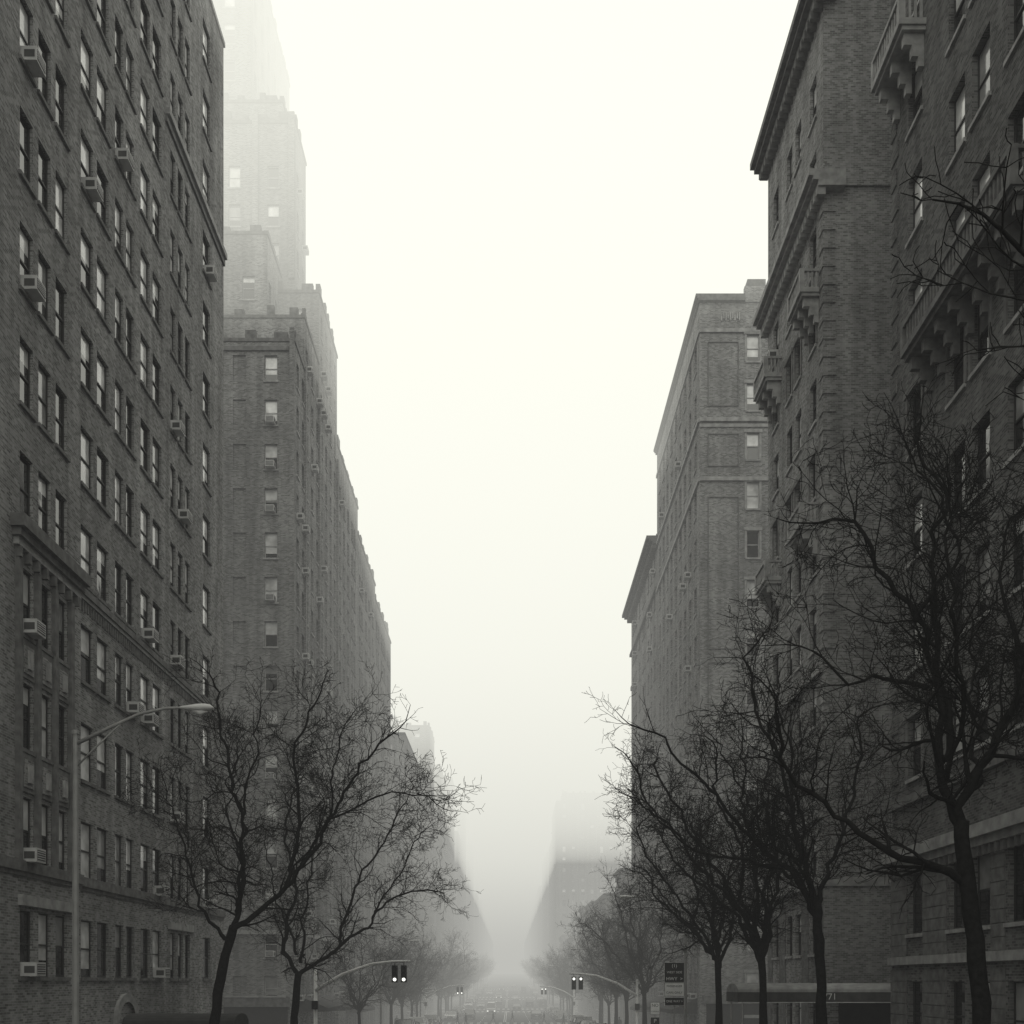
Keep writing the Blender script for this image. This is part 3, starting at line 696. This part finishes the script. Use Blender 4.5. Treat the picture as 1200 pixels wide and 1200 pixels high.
# ------------------------------------------------------------ cars
def car_mesh(kind,paint,hl='hl'):
    mb=MB(); W=.9
    if kind=='sedan': L=4.7; prof=[(-2.35,.45),(-2.33,.78),(-1.9,.9),(-1.1,.95),(1.35,.98),(2.2,.95),(2.33,.8),(2.35,.45)]; cab=[(-1.1,.95),(-.45,1.42),(.75,1.45),(1.6,.98)]
    elif kind=='suv': L=4.8; prof=[(-2.4,.5),(-2.38,.95),(-1.9,1.08),(-1.2,1.12),(2.1,1.15),(2.35,1.1),(2.4,.5)]; cab=[(-1.2,1.12),(-.6,1.75),(1.9,1.78),(2.25,1.15)]
    else: L=5.6; prof=[(-2.8,.5),(-2.78,1.1),(-2.3,1.25),(2.75,1.3),(2.8,.5)]; cab=[(-2.35,1.25),(-1.8,2.3),(2.6,2.4),(2.74,1.3)]
    full=[(prof[0][0],.28)]+prof+[(prof[-1][0],.28)]
    n=len(full)
    for i in range(n):
        a,b=full[i],full[(i+1)%n]; mb.quad((-W,*a),(W,*a),(W,*b),(-W,*b),paint)
    for x in (-W,W):
        mb.poly([(x,*p) for p in full],paint)
    wi=W-.2; wl=W-.04
    c0,c1,c2,c3=cab
    mb.quad((-wl,*c0),(wl,*c0),(wi,*c1),(-wi,*c1),'g0'); mb.quad((-wi,*c1),(wi,*c1),(wi,*c2),(-wi,*c2),paint); mb.quad((-wi,*c2),(wi,*c2),(wl,*c3),(-wl,*c3),'g0')
    for s in (-1,1):
        mb.quad((s*wl,*c0),(s*wi,*c1),(s*wi,*c2),(s*wl,*c3),'g0' if kind!='van' else paint)
        for t in (.0,.45,.97):
            yb=c0[0]+(c3[0]-c0[0])*t; yt=c1[0]+(c2[0]-c1[0])*t; mb.tube([(s*(wl+.005),yb,c0[1]),(s*(wi+.01),yt,c1[1])],[.035,.03],paint,4)
        mb.tube([(s*wi,c1[0],c1[1]),(s*wi,c2[0],c2[1])],[.03,.03],paint,4)
        mb.box(s*(W+.02),s*(W+.2),c0[0]+.1,c0[0]+.3,.98,1.12,paint)
        for yw in (-L/2+.85,L/2-.95):
            mb.tube([(s*(W-.2),yw,.33),(s*(W+.02),yw,.33)],[.33,.33],'tyre',16); mb.tube([(s*(W+.02),yw,.33),(s*(W+.03),yw,.33)],[.2,.19],'hub',12)
    y=-L/2
    for s in (-1,1):
        mb.box(s*.56,s*.8,y-.03,y+.02,.62,.76,hl); mb.box(s*.55,s*.84,-y-.02,-y+.02,.7,.88,'acd')
    mb.box(-.45,.45,y-.02,y+.02,.5,.72,'blk'); mb.box(-.86,.86,y-.07,y+.1,.3,.46,'acd'); mb.box(-.86,.86,-y-.1,-y+.07,.32,.5,'acd'); mb.box(-.25,.25,-y,-y+.03,.55,.68,'sgw')
    return mb.mesh('car')
CM={(k,p,h):car_mesh(k,p,h) for k in ('sedan','suv','van') for p in ('p0','p1','p2','p3') for h in ('hl','lit')}
def car(x,y,kind,p,away,name='car',h='hl'):
    o=bpy.data.objects.new(name,CM[(kind,p,h)]); o.location=(x,y,gz(y)+.01); sl=math.atan((gz(y+2)-gz(y-2))/4)
    o.rotation_euler=(sl if not away else -sl,0,math.pi if away else 0); link(o)
for x,y,k,p,a in ((-6.7,172,'suv','p0',0),(4.6,176,'sedan','p0',1),(-3.6,204,'van','p2',0),(-6.6,238,'sedan','p1',0),(-2.9,262,'sedan','p0',0),(-3.1,300,'suv','p1',0),(-6.4,330,'sedan','p2',0),(-2.9,372,'suv','p0',0),(1.6,228,'sedan','p0',1),(4.9,250,'suv','p0',1),(1.7,290,'sedan','p2',1),(4.8,345,'van','p3',1),(-3.0,430,'sedan','p1',0),(1.8,410,'sedan','p3',1)):
    car(x,y,k,p,bool(a),h='lit' if y in (204,300,372) else 'hl')
R=random.Random(2)
for x,aw in ((KL+1.2,0),(KR-1.2,1)):
    y=14
    while y<420:
        if not any(a-6<y<b+6 for a,b in streets) and R.random()<.85: car(x,y,R.choice(('sedan','suv','sedan')),R.choice(('p0','p1','p3','p2','p0')),bool(aw),'parked_car')
        y+=6.2
# ------------------------------------------------------------ pedestrians
def person(x,y,face,stride,coat,seed=0):
    e=empty('pedestrian',(x,y,gz(y)+.01)); e.rotation_euler=(0,0,face)
    V=[(0,0,.95),(0,0,1.15),(0,.0,1.38),(0,0,1.5),(0,.01,1.58)]; Rr=[(.15,.11),(.14,.1),(.17,.11),(.06,.06),(.055,.055)]
    E=[(0,1),(1,2),(2,3),(3,4)]
    s=stride
    def chain(root,pts,rs):
        p=root
        for q,r in zip(pts,rs): V.append(q); Rr.append((r,r)); E.append((p,len(V)-1)); p=len(V)-1
    chain(0,[(.1,0,.88),(.11,-.16*s,.5),(.11,-.26*s,.09),(.11,-.44*s+.06,.05)],[.1,.065,.045,.04])
    chain(0,[(-.1,0,.88),(-.11,.1*s,.5),(-.11,.36*s,.12),(-.11,.26*s-.02,.04)],[.1,.065,.045,.04])
    chain(2,[(.2,0,1.4),(.25,.12*s,1.13),(.25,.05*s,.88),(.25,.02*s,.8)],[.065,.05,.037,.03])
    chain(2,[(-.2,0,1.4),(-.25,-.08*s,1.13),(-.25,-.24*s,.92),(-.25,-.3*s,.86)],[.065,.05,.037,.03])
    me=bpy.data.meshes.new('body'); me.from_pydata(V,E,[]); o=bpy.data.objects.new('body',me); link(o,e)
    md=o.modifiers.new('s','SKIN'); 
    for i,v in enumerate(me.skin_vertices[0].data): v.radius=Rr[i]; v.use_root=(i==0)
    o.modifiers.new('ss','SUBSURF').levels=1; me.materials.append(M[coat])
    mb=MB(); mb.tube([(0,.0,1.52),(0,-.015,1.58),(0,-.01,1.66),(0,0,1.73),(0,0,1.765)],[.05,.075,.085,.07,.02],'skin',10)
    mb.box(-.012,.012,-.12,-.08,1.62,1.66,'skin'); mb.box(-.025,.025,-.087,-.078,1.585,1.593,'hair')
    for sx in (-1,1): mb.box(sx*.02,sx*.042,-.09,-.08,1.663,1.676,'hair'); mb.box(sx*.08,sx*.095,-.01,.02,1.62,1.67,'skin')
    mb.obj('head',e,smooth=True)
    mb=MB(); mb.tube([(0,.03,1.62),(0,.02,1.7),(0,.012,1.76),(0,.01,1.79)],[.085,.092,.07,.02],'hair',10); mb.obj('hair',e,smooth=True)
    mb=MB(); mb.tube([(0,0,1.42),(0,0,1.2),(0,0,1.0),(0,.01,.72)],[.16,.165,.17,.21],coat,12)
    c=mb.obj('coat',e,smooth=True)
    for v in c.data.vertices: v.co.y*=.7
    for hx,hy,hz in ((.25,.02*s,.8),(-.25,-.3*s,.86)):
        mb=MB(); mb.box(hx-.015,hx+.015,hy-.04,hy+.04,hz-.09,hz,'skin')
        for f,l in ((-.033,.06),(-.012,.075),(.01,.07),(.03,.055)): mb.tube([(hx,hy+f,hz-.085),(hx,hy+f-.01,hz-.09-l)],[.009,.007],'skin',5)
        mb.tube([(hx,hy-.035,hz-.03),(hx,hy-.065,hz-.08)],[.01,.008],'skin',5); mb.obj('hand',e)
person(.45,160,1.4,1,'coat'); person(-6.0,141,1.7,.8,'coat'); person(-7.2,142,-1.5,.9,'coat'); person(5.2,154,-1.4,.9,'coat')
person(-13.2,120,0,.8,'coat'); person(11.8,110,3.1,.8,'coat'); person(-2.5,157,1.5,1,'coat'); person(7.4,140,-1.5,.9,'coat')
# ------------------------------------------------------------ fog bank: three overlapping homogeneous bodies, self-glowing in place of scattered daylight
fog=empty('fog')
def fog_body(prof,xw,s,Lm,tint):
    m=bpy.data.materials.new('fog'); nt,N,L=nodes(m); o=N.new('ShaderNodeOutputMaterial')
    ab=N.new('ShaderNodeVolumeAbsorption'); ab.inputs['Color'].default_value=(0,0,0,1); ab.inputs['Density'].default_value=s
    em=N.new('ShaderNodeEmission'); em.inputs[0].default_value=(*tint,1); em.inputs[1].default_value=s*Lm  # added glow: emission stands in for daylight scattered by the fog
    ad=N.new('ShaderNodeAddShader'); L.new(ab.outputs[0],ad.inputs[0]); L.new(em.outputs[0],ad.inputs[1]); L.new(ad.outputs[0],o.inputs['Volume'])
    n=len(prof); v=[(-xw,y,z) for y,z in prof]+[(xw,y,z) for y,z in prof]
    f=[tuple(range(n))[::-1],tuple(n+i for i in range(n))]+[(i,(i+1)%n,n+(i+1)%n,n+i) for i in range(n)]
    me=bpy.data.meshes.new('fog_body'); me.from_pydata(v,[],f); me.materials.append(m)
    b=bmesh.new(); b.from_mesh(me); bmesh.ops.recalc_face_normals(b,faces=b.faces); b.to_mesh(me); b.free()
    link(bpy.data.objects.new('fog_body',me),fog)
fog_body([(-150,-26),(3500,-26),(3500,125),(-150,125)],700,.0008,.36,(1,1,.96))
fog_body([(66,-27),(3501,-27),(3501,126),(66,126)],701,.0033,.57,(1,1,.93))
fog_body([(-151,52),(75,52),(130,44),(300,38),(3502,38),(3502,127),(-151,127)],702,.023,1.2,(1,1,.90))
# ------------------------------------------------------------ world, sun, camera
w=bpy.data.worlds.new('World'); S.world=w; w.use_nodes=True; nt=w.node_tree; N=nt.nodes; L=nt.links; N.clear()
o=N.new('ShaderNodeOutputWorld'); bg=N.new('ShaderNodeBackground'); sk=N.new('ShaderNodeTexSky'); sk.sky_type='NISHITA'; sk.sun_disc=False
sk.sun_elevation=math.radians(58); sk.sun_rotation=math.radians(200)
bw=N.new('ShaderNodeRGBToBW'); mx=N.new('ShaderNodeMix'); mx.data_type='RGBA'; mx.blend_type='MULTIPLY'; mx.inputs['Factor'].default_value=1
L.new(sk.outputs[0],bw.inputs[0]); L.new(bw.outputs[0],mx.inputs['A']); mx.inputs['B'].default_value=(1,1,.9,1)
L.new(mx.outputs['Result'],bg.inputs[0]); bg.inputs[1].default_value=.15; L.new(bg.outputs[0],o.inputs[0])
try: w.cycles.sampling_method='NONE'
except Exception: pass
ld=bpy.data.lights.new('sun','SUN'); ld.energy=1.2; ld.angle=math.radians(30); ld.color=(1,.98,.92)
try: ld.cycles.max_bounces=0
except Exception: pass
lo=bpy.data.objects.new('sun',ld); lo.rotation_euler=(math.radians(32),0,math.radians(200)); link(lo)
cd=bpy.data.cameras.new('camera'); cd.sensor_width=36; cd.lens=36; cd.clip_end=8000; cd.clip_start=.1
cd.shift_y=(1150-600)/1200; cd.shift_x=3/1200
co=bpy.data.objects.new('camera',cd); co.location=(0,0,1.7); co.rotation_euler=(math.pi/2,0,0); link(co); S.camera=co
